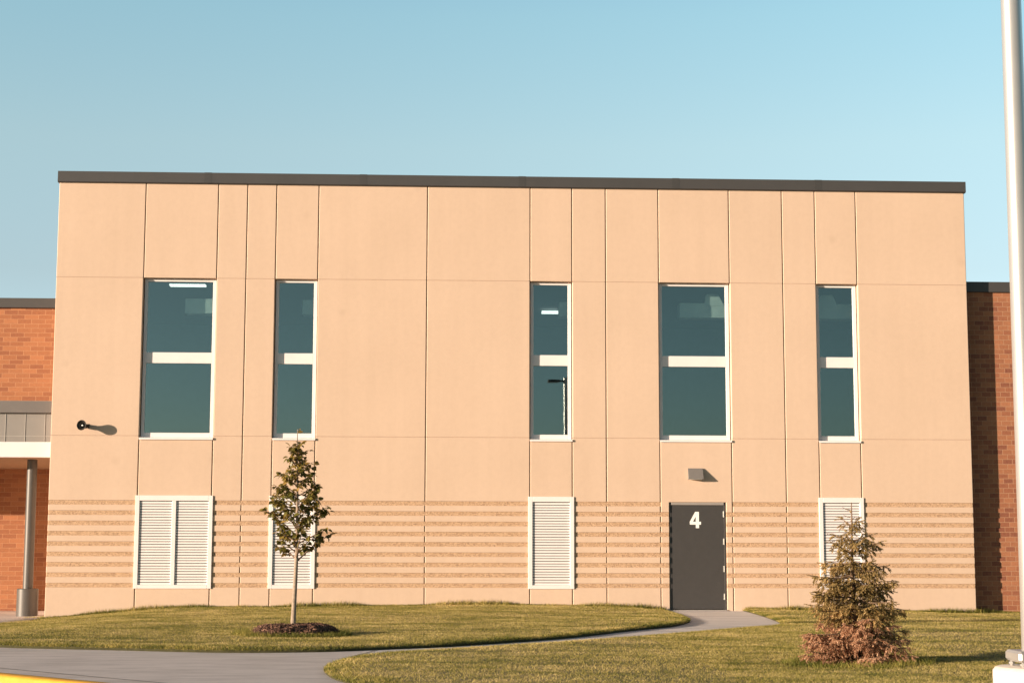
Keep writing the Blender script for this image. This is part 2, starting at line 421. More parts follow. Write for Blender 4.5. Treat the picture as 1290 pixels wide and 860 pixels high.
# interior seen through the glass
m = MB(); X0, X1 = XJ[0] + .21, XJ[15] - .21
m.box(X0, X1, 9.0, 9.1, 3.0, 6.9); m.box(X0, X1, .2, 9.0, 2.9, 3.0); m.box(X0, X1, .2, 9.0, 6.9, 7.0)
m.box(X0, X0 + .05, .2, 9.0, 3.0, 6.9); m.box(X1 - .05, X1, .2, 9.0, 3.0, 6.9)
m.build('interior_room', M['room'], bld)
for x0, x1 in ((-5.22, -3.75), (-2.80, -1.9), (2.55, 3.6), (5.08, 6.7), (7.62, 9.4)):
    m = MB(); m.box(x0, x1, .56, .9, 6.05, 6.36, 0, .01); m.build('ceiling_bulkhead', M['bulk'], bld)
for a, b, c, d in ((5.60, 6.02, 5.64, 5.90), (7.98, 8.42, 8.06, 8.34)):  # pale blocks added in the outline of sun patches above the bulkheads
    m = MB(); m.prism([(a, 6.3), (b, 6.3), (d, 6.53), (d - .03, 6.55), (c + .03, 6.55), (c, 6.53)], 'y', .545, .62); m.build('sun_patch_block', M['bulk'], bld)
for x0, x1, y0, y1 in ((-5.60, -4.86, .85, 1.05), (2.50, 2.92, 5.52, 5.66)):
    m = MB(); m.box(x0, x1, y0, y1, (6.675 if y0 < 1 else 6.80), (6.71 if y0 < 1 else 6.86)); m.build('ceiling_light', M['lamp'], bld)

# ------------------------------------------------------------------ brick wings
lw = thing('brick_wing', 'orange brick wing with a grey and white entrance canopy, left of the concrete block', 'building', (-12, 3.6, -.2))
m = MB(); m.box(-45, XJ[0] - .005, 3.6, 15, -.6, 6.58); m.build('wall', M['brickL'], lw)
m = MB(); m.prism([(3.55, 6.55), (4.1, 6.55), (4.1, 6.79), (3.54, 6.77), (3.538, 6.56)], 'x', -45, XJ[0] - .006); m.build('coping', M['coping'], lw)
m = MB(); m.box(-45, XJ[0] - .006, 4.11, 14.9, 6.585, 6.6); m.build('roof', M['sealant'], lw)
cn = MB(); XE = XJ[0] - .008
cn.box(-45, XE, .25, .42, 3.05, 3.36, 0, .004)
can = cn.build('canopy', M['white'], lw); can['label'] = 'white canopy fascia'
m = MB(); m.prism([(.30, 3.362), (3.59, 3.362), (3.59, 4.06), (.30, 3.95)], 'x', -45, XE); m.build('metal_panel', M['panel'], can)
m = MB()
x = -7.94
while x > -30: m.box(x - .006, x + .006, .292, .30, 3.365, 3.94); x -= .395 if int(x * 10) % 2 else .43
m.box(-45, XE, .294, .2995, 3.475, 3.485)
m.build('panel_seams', M['trim'], can)
m = MB(); m.prism([(.22, 3.95), (.31, 3.95), (3.58, 4.062), (3.58, 4.22), (.22, 4.19)], 'x', -45, XE); m.build('flashing', M['flash'], can)
m = MB(); m.prism([(.425, 3.055), (.425, 3.09), (3.595, 3.0), (3.595, 2.955)], 'x', -45, XE); m.build('soffit', M['soffit'], can)
for i, x in enumerate((-8.33, -14.3, -20.3)):
    co = MB(); co.tube([(x, 1.0, .40), (x, 1.0, 3.06)], [.102, .102], 28); co = co.build('column', M['column'], lw, True)
    b = MB(); b.tube([(x, 1.0, -.35), (x, 1.0, .395), (x, 1.0, .405)], [.215, .215, .205], 32); b.build('column_base', M['column'], co, True)
rw = thing('brick_wing', 'red brick wing half in shadow, right of the concrete block behind the light pole', 'building', (13, .31, -.1))
m = MB(); m.box(XJ[15] + .004, 45, .31, 14, -.6, 6.64); m.build('wall', M['brickR'], rw)
m = MB(); m.prism([(.275, 6.60), (.9, 6.60), (.9, 6.84), (.265, 6.82), (.263, 6.61)], 'x', XJ[15] + .005, 45); m.build('coping', M['coping'], rw)
m = MB(); m.box(XJ[15] + .005, 44.9, .91, 13.9, 6.645, 6.66); m.build('roof', M['sealant'], rw)

# ------------------------------------------------------------------ wall fittings
wl = thing('wall_light', 'small bronze wedge-shaped wall light above the grey door', 'wall light', (5.28, 0, 2.65))
m = MB(); m.prism([(-.003, 2.65), (-.150, 2.65), (-.150, 2.665), (-.028, 2.872), (-.003, 2.872)], 'x', 5.132, 5.432)
m.build('housing', M['bronze'], wl)
m = MB(); m.box(5.16, 5.405, -.135, -.03, 2.642, 2.649); m.build('lens', M['lens'], wl)

hs = thing('horn_speaker', 'black horn loudspeaker on the concrete wall beside the left tall window', 'loudspeaker', (-7.03, 0, 3.67))
ax = Vector((-.062, -.23, .012)).normalized(); tip = Vector((-7.092, -.235, 3.672))
def lathe(mb, prof, org, ax, n=28, m=0):
    a = ax.cross(Vector((0, 0, 1))).normalized(); c = ax.cross(a); b = len(mb.v)
    for d, r in prof:
        for k in range(n):
            t = 2 * math.pi * k / n; mb.v.append(tuple(org + ax * d + (a * math.cos(t) + c * math.sin(t)) * r))
    for i in range(len(prof) - 1):
        for k in range(n):
            k2 = (k + 1) % n; mb.f.append((b + i * n + k, b + i * n + k2, b + (i + 1) * n + k2, b + (i + 1) * n + k)); mb.m.append(m)
m = MB(); lathe(m, [(-.15, .036), (-.12, .045), (-.07, .064), (-.03, .085), (-.008, .099), (0, .103), (.004, .102), (0, .096), (-.03, .068), (-.07, .046), (-.12, .025), (-.12, .001)], tip, ax)
bell = m.build('bell', M['black'], hs, True)
m = MB(); lathe(m, [(-.10, .001), (-.10, .016), (-.045, .020), (-.032, .014), (-.03, .001)], tip, ax, 16); m.build('centre_cone', M['lens'], bell, True)
m = MB(); lathe(m, [(-.21, .001), (-.21, .044), (-.152, .048), (-.150, .034)], tip, ax); m.build('driver', M['black'], hs, True)
m = MB(); m.box(-7.075, -6.985, -.008, -.001, 3.63, 3.71); m.box(-7.07, -7.062, -.07, -.008, 3.64, 3.70); m.box(-6.998, -6.99, -.07, -.008, 3.64, 3.70)
m.build('bracket', M['black'], hs)

# ------------------------------------------------------------------ ground
def sstep(t): t = np.clip(t, 0, 1); return t * t * (3 - 2 * t)
def gz(x, y):
    x = np.asarray(x, float); y = np.asarray(y, float)
    return -.15 * sstep((-5 - x) / 3.4) * sstep((y + 10.5) / 6)
def smooth_poly(p, n=4):
    """Catmull-Rom through open control points"""
    p = [np.array(q, float) for q in p]; out = []
    for i in range(len(p) - 1):
        a, b, c, d = p[max(i - 1, 0)], p[i], p[i + 1], p[min(i + 2, len(p) - 1)]
        for k in range(n):
            t = k / n
            out.append(.5 * ((2 * b) + (-a + c) * t + (2 * a - 5 * b + 4 * c - d) * t * t + (-a + 3 * b - 3 * c + d) * t ** 3))
    out.append(p[-1]); return out
ISL = smooth_poly([(-7.75, .25), (-8.15, .2), (-8.38, -.9), (-8.6, -4), (-8.2, -8), (-7, -10.6), (-5.65, -11.57), (-4.86, -11.9), (-4.11, -12.14), (-2.64, -12.65), (-1.47, -12.55), (-.69, -12.1), (.13, -11.56), (1, -10.68), (1.97, -9.52), (3.04, -7.68), (3.83, -6.47), (4.21, -5.51), (4.48, -4.38), (4.66, -2.4), (4.70, -.004)]) 
ISL = np.array(ISL + [np.array((-7.75, -.004))])
FRO = smooth_poly([(6.22, -.004), (6.2, -1.0), (6.08, -3.31), (5.86, -5.5), (5.46, -6.55), (4.98, -7.05), (4.23, -7.98), (3.13, -9.36), (1.88, -10.69), (.54, -12.03), (-.48, -12.93), (-.97, -13.7), (-1.18, -14.84), (-1.16, -15.86), (-.87, -17.16), (-.1, -18.6), (1.5, -20.8), (3.6, -23.2), (7, -24.6), (12, -25)])
FRO = np.array(FRO + [np.array((45, -25.)), np.array((45, .30)), np.array((11.03, .30)), np.array((11.03, -.004))])
def inside(P, x, y):
    c = np.zeros(len(x), bool); n = len(P)
    for i in range(n):
        x0, y0 = P[i]; x1, y1 = P[(i + 1) % n]
        if y0 == y1: continue
        t = ((y0 > y) != (y1 > y)) & (x < (x1 - x0) * (y - y0) / (y1 - y0) + x0); c ^= t
    return c
def dist(P, x, y, closed=True, skip=lambda a, b: False):
    d = np.full(len(x), 1e9); n = len(P)
    for i in range(n if closed else n - 1):
        a, b = P[i], P[(i + 1) % n]
        if skip(a, b): continue
        e = b - a; L = e @ e
        if L < 1e-12: continue
        t = np.clip(((x - a[0]) * e[0] + (y - a[1]) * e[1]) / L, 0, 1)
        d = np.minimum(d, np.hypot(x - a[0] - t * e[0], y - a[1] - t * e[1]))
    return d
wallside = lambda a, b: (a[1] > -.01 and b[1] > -.01)
def und(x, y): return .018 * np.sin(x * .9 + 1.3 * np.sin(y * .7)) * np.cos(y * .8 + .4) + .010 * np.sin(2.3 * x + 1.1 * y)
def h_isl(x, y):
    d = dist(ISL, x, y, True, wallside)
    lip = .03 + .03 * sstep(d / .10)
    wz = np.interp(x, [-7.8, -5.5, -3.93, -2.35, -.76, 1.63, 4.03, 4.7], [-.05, .01, .03, .06, .08, .08, .04, -.02])
    up = (wz - .03) * sstep(np.clip((y + 9) / 9, 0, 1))
    dome = .085 * np.clip(1 - ((x + 2.4) / 3.6) ** 2 - ((y + 7.6) / 4.5) ** 2, 0, 1)
    return gz(x, y) + lip + up + dome * 0. + und(x, y) * sstep(d / .8) * .6
def h_fro(x, y):
    d = dist(FRO, x, y, True, wallside)
    lip = .015 + .03 * sstep(d / .15)
    wz = np.interp(x, [6.2, 7.2, 8.9, 11, 14, 45], [.0, -.02, -.05, -.085, -.10, -.15])
    return lip + wz * sstep((y + 9) / 8) + und(x, y) * sstep(d / .8) * .7
def sheet(name, P, hf, step, mats, skirt=.12, extra=None):
    P = np.array(P); seg = []
    for i in range(len(P)):
        a, b = P[i], P[(i + 1) % len(P)]; L = np.hypot(*(b - a)); n = max(1, int(L / (step * .8)))
        for k in range(n): seg.append(a + (b - a) * k / n)
    B = np.array(seg); nb = len(B)
    lo, hi = P.min(0), P.max(0)
    gx, gy = np.meshgrid(np.arange(lo[0], hi[0], step), np.arange(lo[1], hi[1], step)); gx = gx.ravel(); gy = gy.ravel()
    k = inside(P, gx, gy); gx, gy = gx[k], gy[k]; k = dist(B, gx, gy) > step * .45; gx, gy = gx[k], gy[k]
    pts = [Vector(p) for p in B] + [Vector(p) for p in zip(gx, gy)]
    if extra is not None: pts += [Vector(p) for p in extra]
    vs, es, fs, *_ = geometry.delaunay_2d_cdt(pts, [(i, (i + 1) % nb) for i in range(nb)], [], 1, 1e-5)
    va = np.array([(v.x, v.y) for v in vs]); z = hf(va[:, 0], va[:, 1])
    V = [(a[0], a[1], b) for a, b in zip(va, z)]; F = [tuple(f) for f in fs]; mi = [0] * len(F)
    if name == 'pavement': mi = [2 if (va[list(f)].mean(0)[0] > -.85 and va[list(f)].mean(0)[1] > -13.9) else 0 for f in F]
    if skirt:
        zb = hf(B[:, 0], B[:, 1]); o = len(V)
        V += [(p[0], p[1], q) for p, q in zip(B, zb)] + [(p[0], p[1], q - skirt) for p, q in zip(B, zb)]
        for i in range(nb):
            j = (i + 1) % nb; F.append((o + i, o + j, o + nb + j, o + nb + i)); mi.append(1)
    me = bpy.data.meshes.new(name); me.from_pydata(V, [], F)
    for mt in mats: me.materials.append(mt)
    me.polygons.foreach_set('material_index', mi)
    me.polygons.foreach_set('use_smooth', [m_ != 1 for m_ in mi])
    return struct(link(name, me))
sheet('lawn', ISL, h_isl, .3, [M['turf'], M['shaded_soil']])
sheet('lawn', FRO, h_fro, .45, [M['turf'], M['shaded_soil']])
KER = smooth_poly([(-45, -8.4), (-14, -8.6), (-10.2, -10.4), (-6.6, -13.85), (-4.57, -15.8), (-3.53, -16.78), (-1.2, -19.0), (1.0, -21.6), (3.2, -24.0), (7, -25.4), (12, -25.8), (45, -25.8)], 6)
KER = np.array(KER)
PAV = np.concatenate([KER, np.array([(45, -24.6), (13, -24.6), (11, -6), (11, .02), (-7.5, .02), (-7.5, 3.7), (-45, 3.7)])])
def h_pav(x, y):
    dip = np.zeros(len(x))
    for Pp in (ISL, FRO):
        k = inside(Pp, x, y); d = dist(Pp, x, y, True, wallside)
        dip = np.where(k, np.maximum(dip, .2 * sstep((d - .35) / .5)), dip)
    return gz(x, y) - dip
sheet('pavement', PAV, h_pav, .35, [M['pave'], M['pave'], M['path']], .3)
def ribbon(name, line, prof, mat):
    """sweep a cross-section of (offset to the left of travel, height) along a line"""
    line = np.array(line); t = np.gradient(line, axis=0); t /= np.linalg.norm(t, axis=1)[:, None]; nrm = np.stack([-t[:, 1], t[:, 0]], 1)
    m = MB(); n = len(prof)
    for p, q in zip(line, nrm):
        for w, z in prof: m.v.append((p[0] + q[0] * w, p[1] + q[1] * w, z))
    for i in range(len(line) - 1):
        for k in range(n - 1):
            m.f.append((i * n + k, i * n + k + 1, (i + 1) * n + k + 1, (i + 1) * n + k)); m.m.append(0)
    return struct(m.build(name, mat, None, True))
KP = [(-.215, -.2), (-.205, -.02), (-.19, -.002), (-.17, .008), (-.03, .010), (-.010, .004), (-.003, -.008), (-.003, -.2)]
yk = [i for i in range(len(KER)) if -10.5 < KER[i][0] < -1.1]
ribbon('kerb', KER[yk], KP, M['yellow'])
ribbon('kerb', KER[:yk[0] + 1], KP, M['kerbc']); ribbon('kerb', KER[yk[-1]:], KP, M['kerbc'])
jl = KER[yk]; t = np.gradient(jl, axis=0); t /= np.linalg.norm(t, axis=1)[:, None]; nn = np.stack([-t[:, 1], t[:, 0]], 1)
m = MB()
A, B = jl + nn * .33, jl + nn * .362
for i in range(len(jl) - 1): m.quad([(*A[i], .004), (*A[i + 1], .004), (*B[i + 1], .004), (*B[i], .004)])
for (a, b) in (((-7.2, -13.0), (-6.1, -11.2)), ((-1.05, -13.6), (-.75, -12.2)), ((.55, -12.0), (.2, -11.55)), ((1.9, -10.7), (1.15, -10.45)), ((3.13, -9.36), (2.2, -9.2)), ((4.25, -7.95), (3.2, -7.5)), ((5.5, -6.5), (4.1, -5.7)), ((6.15, -2.6), (4.66, -2.5))):
    a, b = np.array(a), np.array(b); e = (b - a) / np.linalg.norm(b - a); p = np.array((-e[1], e[0])) * .011
    m.quad([(*(a - p), .004), (*(b - p), .004), (*(b + p), .004), (*(a + p), .004)])
struct(m.build('pavement_joint', M['joint']))
m = MB()
rp = [(*p, -.145) for p in KER] ; m.f.append(tuple(range(len(rp) + 2))); m.m.append(0); m.v += rp + [(45, -70, -.145), (-45, -70, -.145)]
struct(m.build('road', M['asphalt']))
m = MB(); m.quad([(-3000, -3000, -.42), (3000, -3000, -.42), (3000, 3000, -.42), (-3000, 3000, -.42)]); struct(m.build('ground', M['earth']))

# ------------------------------------------------------------------ grass blades (one mass of turf)
def blades(x, y, z, h, w, lean, tone):
    n = len(x); a = rng.uniform(0, 2 * np.pi, n); la = rng.uniform(0, 2 * np.pi, n); l = h * lean * rng.uniform(.2, 1, n)
    ca, sa = np.cos(a) * w / 2, np.sin(a) * w / 2
    v = np.empty((n, 3, 3), np.float32)
    v[:, 0] = np.stack([x - ca, y - sa, z - .01], 1); v[:, 1] = np.stack([x + ca, y + sa, z - .01], 1)
    v[:, 2] = np.stack([x + np.cos(la) * l, y + np.sin(la) * l, z + h], 1)
    return v.reshape(-1, 3), np.repeat(tone, 3)
VV, TT = [], []
def scatter(P, hf, n, box, hr, near=lambda x, y: np.ones(len(x))):
    x = rng.uniform(box[0], box[1], n); y = rng.uniform(box[2], box[3], n)
    k = inside(P, x, y) & (rng.random(n) < near(x, y)); x, y = x[k], y[k]
    z = hf(x, y)
    cl = .5 + .5 * np.sin(x * 7.1 + 2.2 * np.sin(y * 5.3)) * np.sin(y * 8.3 + 1.7 * np.sin(x * 6.1))
    h = rng.uniform(*hr, len(x)) * (.9 + .2 * cl)
    v, t = blades(x, y, z, h, rng.uniform(.005, .010, len(x)), 2.6, rng.random(len(x))); VV.append(v); TT.append(t)
MUL = (-2.03, -9.66)
nomul = lambda x, y: (((x - MUL[0]) / .60) ** 2 + ((y - MUL[1]) / .60) ** 2 > 1).astype(float)
scatter(ISL, h_isl, 520000, (-8.6, 4.8, -12.7, .1), (.010, .024), nomul)
scatter(FRO, h_fro, 240000, (-1.3, 6.3, -18, -5), (.010, .024))
scatter(FRO, h_fro, 400000, (3.0, 13, -20, .3), (.010, .024))
def edge(P, n, hr, w=.10, ysel=None, xlim=(-9, 13)):
    B = []
    for i in range(len(P)):
        a, b = P[i], P[(i + 1) % len(P)]
        ws = wallside(a, b)
        if ysel == 'wall' and not ws: continue
        if ysel != 'wall' and ws: continue
        L = np.hypot(*(b - a)); k = max(1, int(L / .01)); t = (np.arange(k) / k)[:, None]; B.append(a + (b - a) * t)
    B = np.concatenate(B); B = B[(B[:, 0] > xlim[0]) & (B[:, 0] < xlim[1])]
    q = B[rng.integers(0, len(B), n)] + rng.normal(0, w * .5, (n, 2)); return q[:, 0], q[:, 1]
for P, hf, n1, n2 in ((ISL, h_isl, 30000, 26000), (FRO, h_fro, 16000, 16000)):
    x, y = edge(P, n1, None, .09); k = inside(P, x, y); x, y = x[k], y[k]
    v, t = blades(x, y, hf(x, y), rng.uniform(.015, .04, len(x)), rng.uniform(.006, .010, len(x)), 1.0, rng.random(len(x)) * .35); VV.append(v); TT.append(t)  # low tone paints the shade of the lip into the edge blades
    x, y = edge(P, n2, None, .16, 'wall'); k = inside(P, x, y) & ~((x > DX0 - .02) & (x < 6.2)); x, y = x[k], y[k]
    tall = .5 + .5 * np.sin(x * 1.9 + .8 * np.sin(x * 4.4))
    v, t = blades(x, y, hf(x, y), rng.uniform(.03, .08, len(x)) * (.6 + 1.4 * tall * rng.random(len(x))), rng.uniform(.007, .011, len(x)), .7, rng.random(len(x)) * .55); VV.append(v); TT.append(t)
# a ring of longer grass round the mulch and under the spruce
for cx, cy, r0, r1, n, hf in ((MUL[0], MUL[1], .58, .85, 4000, h_isl), (4.72, -15.1, .42, .85, 2600, h_fro)):
    a = rng.uniform(0, 2 * np.pi, n); r = rng.uniform(r0, r1, n); x, y = cx + r * np.cos(a), cy + r * np.sin(a)
    v, t = blades(x, y, hf(x, y), rng.uniform(.03, .085, n), rng.uniform(.007, .011, n), .9, rng.random(n) * .25); VV.append(v); TT.append(t)
V = np.concatenate(VV).astype(np.float32); T = np.concatenate(TT).astype(np.float32); nt_ = len(V) // 3
me = bpy.data.meshes.new('grass'); me.vertices.add(len(V)); me.vertices.foreach_set('co', V.ravel())
me.loops.add(nt_ * 3); me.loops.foreach_set('vertex_index', np.arange(nt_ * 3, dtype=np.int32))
me.polygons.add(nt_); me.polygons.foreach_set('loop_start', np.arange(0, nt_ * 3, 3, dtype=np.int32))
me.update(calc_edges=True)
at = me.attributes.new('blade', 'FLOAT', 'POINT'); at.data.foreach_set('value', T)
me.materials.append(M['blades'])
go = link('grass', me); go['kind'] = 'stuff'

# ------------------------------------------------------------------ plants
def soup(name, V, F, tone, mats, parent=None, mi=None):
    me = bpy.data.meshes.new(name); me.from_pydata(V, [], F)
    a = me.attributes.new('tone', 'FLOAT', 'POINT'); a.data.foreach_set('value', np.array(tone, np.float32))
    me.materials.append(mats); return link(name, me, parent)
# mulch ring
V, F, T = [], [], []
ga = float(h_isl(np.array([MUL[0]]), np.array([MUL[1]]))[0])
nr, na = 9, 48
def mul_z(r, a): 
    rr = r / (.65 * (1 + .07 * math.sin(3 * a + 1) + .05 * math.sin(5 * a)))
    return .135 * max(0, 1 - rr ** 4.5) * (1 + .16 * math.sin(2 * a + .6) * rr) + .012 * math.sin(7 * a + 9 * rr)* (rr < .95)
for i in range(nr):
    for k in range(na):
        a = 2 * math.pi * k / na; r = .66 * (i / (nr - 1)) * (1 + .07 * math.sin(3 * a + 1) + .05 * math.sin(5 * a))
        V.append((MUL[0] + r * math.cos(a), MUL[1] + r * math.sin(a), ga - .012 + mul_z(r, a))); T.append(random.uniform(0, .3))
for i in range(nr - 1):
    for k in range(na):
        k2 = (k + 1) % na; F.append((i * na + k, i * na + k2, (i + 1) * na + k2, (i + 1) * na + k))
for _ in range(3600):
    a = random.uniform(0, 6.283); r = .66 * math.sqrt(random.random()) * (1 + .07 * math.sin(3 * a + 1) + .05 * math.sin(5 * a))
    c = Vector((MUL[0] + r * math.cos(a), MUL[1] + r * math.sin(a), ga - .004 + mul_z(r, a) + random.uniform(0, .014)))
    d = Vector((random.gauss(0, 1), random.gauss(0, 1), random.gauss(0, .45))).normalized(); u = d.cross(Vector((random.gauss(0, .5), random.gauss(0, .5), 1))).normalized(); w = d.cross(u)
    L, W, H = random.uniform(.014, .045), random.uniform(.004, .009), random.uniform(.002, .005); b = len(V)
    for sx, sy, sz in ((-1, -1, -1), (1, -1, -1), (1, 1, -1), (-1, 1, -1), (-1, -1, 1), (1, -1, 1), (1, 1, 1), (-1, 1, 1)):
        V.append(tuple(c + d * sx * L / 1.6 + u * sy * W + w * sz * H))
    tn = random.random() ** 1.5; T += [tn] * 8
    for q in ((0, 3, 2, 1), (4, 5, 6, 7), (0, 1, 5, 4), (1, 2, 6, 5), (2, 3, 7, 6), (3, 0, 4, 7)): F.append(tuple(b + i for i in q))
mo = soup('mulch_bed', V, F, T, M['mulch'])
tag(mo, 'ring of dark brown bark mulch around the foot of the young tree', 'mulch bed')

# young broadleaf tree
TB = Vector((-2.03, -9.60, ga - .02))
tr = thing('young_tree', 'slim young broadleaf tree with browning leaves standing in the mulch ring', 'tree', TB)
tk = MB(); tp = []
rad = []
for i in range(15):
    t = i / 14; z = t * 2.95
    tp.append(TB + Vector((.035 * math.sin(t * 5) * t + .055 * t, .03 * math.sin(t * 4 + 1) * t, z))); rad.append(.033 * (1 - t) ** .8 + .005 + (.014 * max(0, 1 - t * 12)))
tk.tube(tp, rad, 10)
def trunk_at(z):
    f = min(max(z / 2.95 * 14, 0), 13.999); i = int(f); return tp[i].lerp(tp[i + 1], f - i)
rt = random.Random(5); LV, LF, LT = [], [], []
def leaf(p, d, up, L, W, tone):
    s = d.cross(up).normalized(); n = s.cross(d).normalized(); b = len(LV)
    prof = [(0, .04), (.12, .72), (.38, 1.), (.68, .72), (1., .0)]
    for t, w in prof:
        droop = -.18 * L * t * t
        c = p + d * L * t + n * droop
        LV.extend([tuple(c - s * W * w * .5 + n * .16 * W * w), tuple(c), tuple(c + s * W * w * .5 + n * .16 * W * w)]); LT.extend([tone] * 3)
    for i in range(4):
        for k in (0, 1): LF.append((b + i * 3 + k, b + i * 3 + k + 1, b + i * 3 + 4 + k, b + i * 3 + 3 + k))
def crown_r(z):   # half width of the crown at height z above the base
    return np.interp(z, [1.22, 1.4, 1.75, 2.05, 2.35, 2.6, 2.9, 3.05], [.38, .44, .45, .41, .28, .15, .06, .02])
def put_leaf(p, out, zrel):
    d = (out * rt.uniform(.3, 1.1) + Vector((rt.gauss(0, .55), rt.gauss(0, .55), rt.uniform(-.7, .45)))).normalized()
    up = Vector((rt.gauss(0, .45), rt.gauss(0, .45), 1)).normalized()
    L = rt.uniform(.052, .098); tone = min(1, max(0, rt.betavariate(1.5, 2.6) + (.22 if zrel > 2.3 else 0) * rt.random()))
    leaf(p + d * .012, d, up, L, L * rt.uniform(.72, .92), tone)
nb = 50
for i in range(nb):
    z0 = 1.06 + (i / nb) ** 1.08 * 1.66; a = i * 2.399 + rt.uniform(-.3, .3); st = trunk_at(z0)
    el = R(rt.uniform(28, 52)); zt = z0 + .30; r = crown_r(min(zt, 2.9)) * rt.choice((.55, .8, .95, 1.1, 1.2)); L = r / math.cos(el)
    out = Vector((math.cos(a), math.sin(a), 0)); pts = []
    for k in range(7):
        t = k / 6; pts.append(st + out * (r * t) + Vector((rt.gauss(0, .008), rt.gauss(0, .008), L * math.sin(el) * (t - .25 * t * t) + .0)))
    tk.tube(pts, [.011 * (1 - k / 7) * (1.2 - z0 / 4) + .0025 for k in range(7)], 5, 1)
    nl = int(8 + 30 * r)
    for k in range(nl):
        t = rt.uniform(.22, 1.) ** .8; f = t * 6; j = min(int(f), 5); p = pts[j].lerp(pts[j + 1], f - j)
        put_leaf(p + Vector((rt.gauss(0, .018), rt.gauss(0, .018), rt.gauss(0, .015))), (out + Vector((rt.gauss(0, .5), rt.gauss(0, .5), 0))).normalized(), p.z - TB.z)
    for q in range(2 if r > .2 else 1):   # side twigs
        t = rt.uniform(.4, .85); f = t * 6; j = int(f); p = pts[j].lerp(pts[j + 1], f - j); sd = Vector((-out.y, out.x, 0)) * rt.choice((-1, 1)); e = p + (out * .5 + sd * .8 + Vector((0, 0, .35))) * rt.uniform(.08, .17)
        tk.tube([p, p.lerp(e, .5) + Vector((0, 0, .006)), e], [.004, .003, .002], 4, 1)
        for k in range(5): put_leaf(p.lerp(e, rt.uniform(.3, 1.05)), (out + sd).normalized(), p.z - TB.z)
for k in range(16):
    z = rt.uniform(2.35, 2.97); p = trunk_at(z); a = rt.uniform(0, 6.28); put_leaf(p, Vector((math.cos(a), math.sin(a), .3)), z)
tk.build('trunk', [M['bark'], M['twig']], tr, True)
soup('crown', LV, LF, LT, M['leaf'], tr)

# spruce
SB = Vector((4.72, -15.10, .02)); rs = random.Random(21)
sp = thing('spruce', 'small conical spruce with reddish brown dead lower boughs on the front lawn', 'tree', SB)
tk = MB(); tk.tube([SB + Vector((-.02 * i / 8 * 1.5 + .01 * math.sin(i), 0, -.03 + 1.84 * i / 8)) for i in range(9)], [.038 * (1 - i / 8.4) + .003 for i in range(9)], 8)
G = ([], [], []); D = ([], [], [])
def sprig(buf, p, d, L, tone, nn=32, nlen=.030, nw=.0095):
    V, F, T = buf
    a = d.cross(Vector((0, 0, 1)) if abs(d.z) < .9 else Vector((1, 0, 0))).normalized(); c = d.cross(a)
    for k in range(nn):
        t = (k + rs.random()) / nn; th = rs.uniform(0, 6.283); o = a * math.cos(th) + c * math.sin(th)
        q = p + d * (L * t); taper = (1 - .45 * t) * rs.uniform(.75, 1.15)
        nd = (o * .85 + d * rs.uniform(.45, .9)).normalized(); s = nd.cross(d).normalized() * nw * .5; b = len(V)
        V.extend([tuple(q - s), tuple(q + s), tuple(q + nd * nlen * taper)]); F.append((b, b + 1, b + 2)); T.extend([min(1, max(0, tone + rs.gauss(0, .1)))] * 3)
def half_w(z): return np.interp(z, [0, .08, .2, .35, .5, .62, .85, 1.1, 1.3, 1.45, 1.6, 1.85], [.54, .60, .59, .52, .48, .49, .45, .36, .26, .18, .07, .01])
def bough(z0, a, r, droop, buf, tone, dens=1.):
    out = Vector((math.cos(a), math.sin(a), 0)); side = Vector((-out.y, out.x, 0)); st = SB + Vector((-.035 * z0 / 1.84, 0, z0)); pts = []
    for k in range(6):
        t = k / 5; pts.append(st + out * (r * t) + side * rs.gauss(0, .008) + Vector((0, 0, droop * t + (.10 * r) * t * t)))
    tk.tube(pts, [.008 * (1 - t / 6) + .002 for t in range(6)], 4, 1)
    n = max(3, int(r / .042 * dens))
    for k in range(n):
        t = .16 + .84 * (k + rs.random() * .6) / n; f = min(t * 5, 4.999); j = int(f); p = pts[j].lerp(pts[j + 1], f - j)
        for s in (-1, 1):
            reach = (.05 + .13 * math.sin(math.pi * min(1, .2 + t * .75))) * rs.uniform(.5, 1.2) * min(1, r / .3 + .3)
            d = (out * rs.uniform(.45, .9) + side * s * rs.uniform(.5, 1.) + Vector((0, 0, rs.uniform(-1.15, -.05)))).normalized()
            sprig(buf, p, d, max(.05, reach), tone + rs.gauss(0, .09))
            if reach > .09:
                e = p + d * reach * .55
                for q in (-1, 1):
                    d2 = (d + side.cross(d) * .3 * q + Vector((rs.gauss(0, .5), rs.gauss(0, .5), rs.uniform(-1.1, .0)))).normalized(); sprig(buf, e, d2, rs.uniform(.045, .08), tone + rs.gauss(0, .1), 22)
    d = (out + Vector((0, 0, .15 if droop > -.03 else -.2))).normalized(); sprig(buf, pts[-1] - d * .04, d, rs.uniform(.08, .12), tone, 34)
z = .05; i = 0
while z < 1.56:
    r0 = float(half_w(z)); cnt = 10 if z < .5 else (7 if z < 1.1 else (5 if z < 1.4 else 3))
    for k in range(cnt):
        a = 2 * math.pi * (k + rs.uniform(-.3, .3)) / cnt + i * .7; r = r0 * rs.choice((.62, .8, .9, 1., 1.08, 1.16)); zz = z + rs.uniform(-.055, .055)
        dead = zz < .47 + .06 * math.sin(3 * a) + rs.uniform(-.09, .09)
        shade_side = .5 + .5 * math.cos(a)  # shade painted into the tone of boughs facing away from the sun
        tone = (rs.uniform(.3, .8) if dead else .53 + rs.gauss(0, .15) - .16 * shade_side + (.2 if zz < .68 else 0))
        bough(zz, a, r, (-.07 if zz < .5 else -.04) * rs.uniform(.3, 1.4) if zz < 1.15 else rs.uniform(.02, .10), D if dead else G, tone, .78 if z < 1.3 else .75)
    z += .072 if z < .9 else .085; i += 1
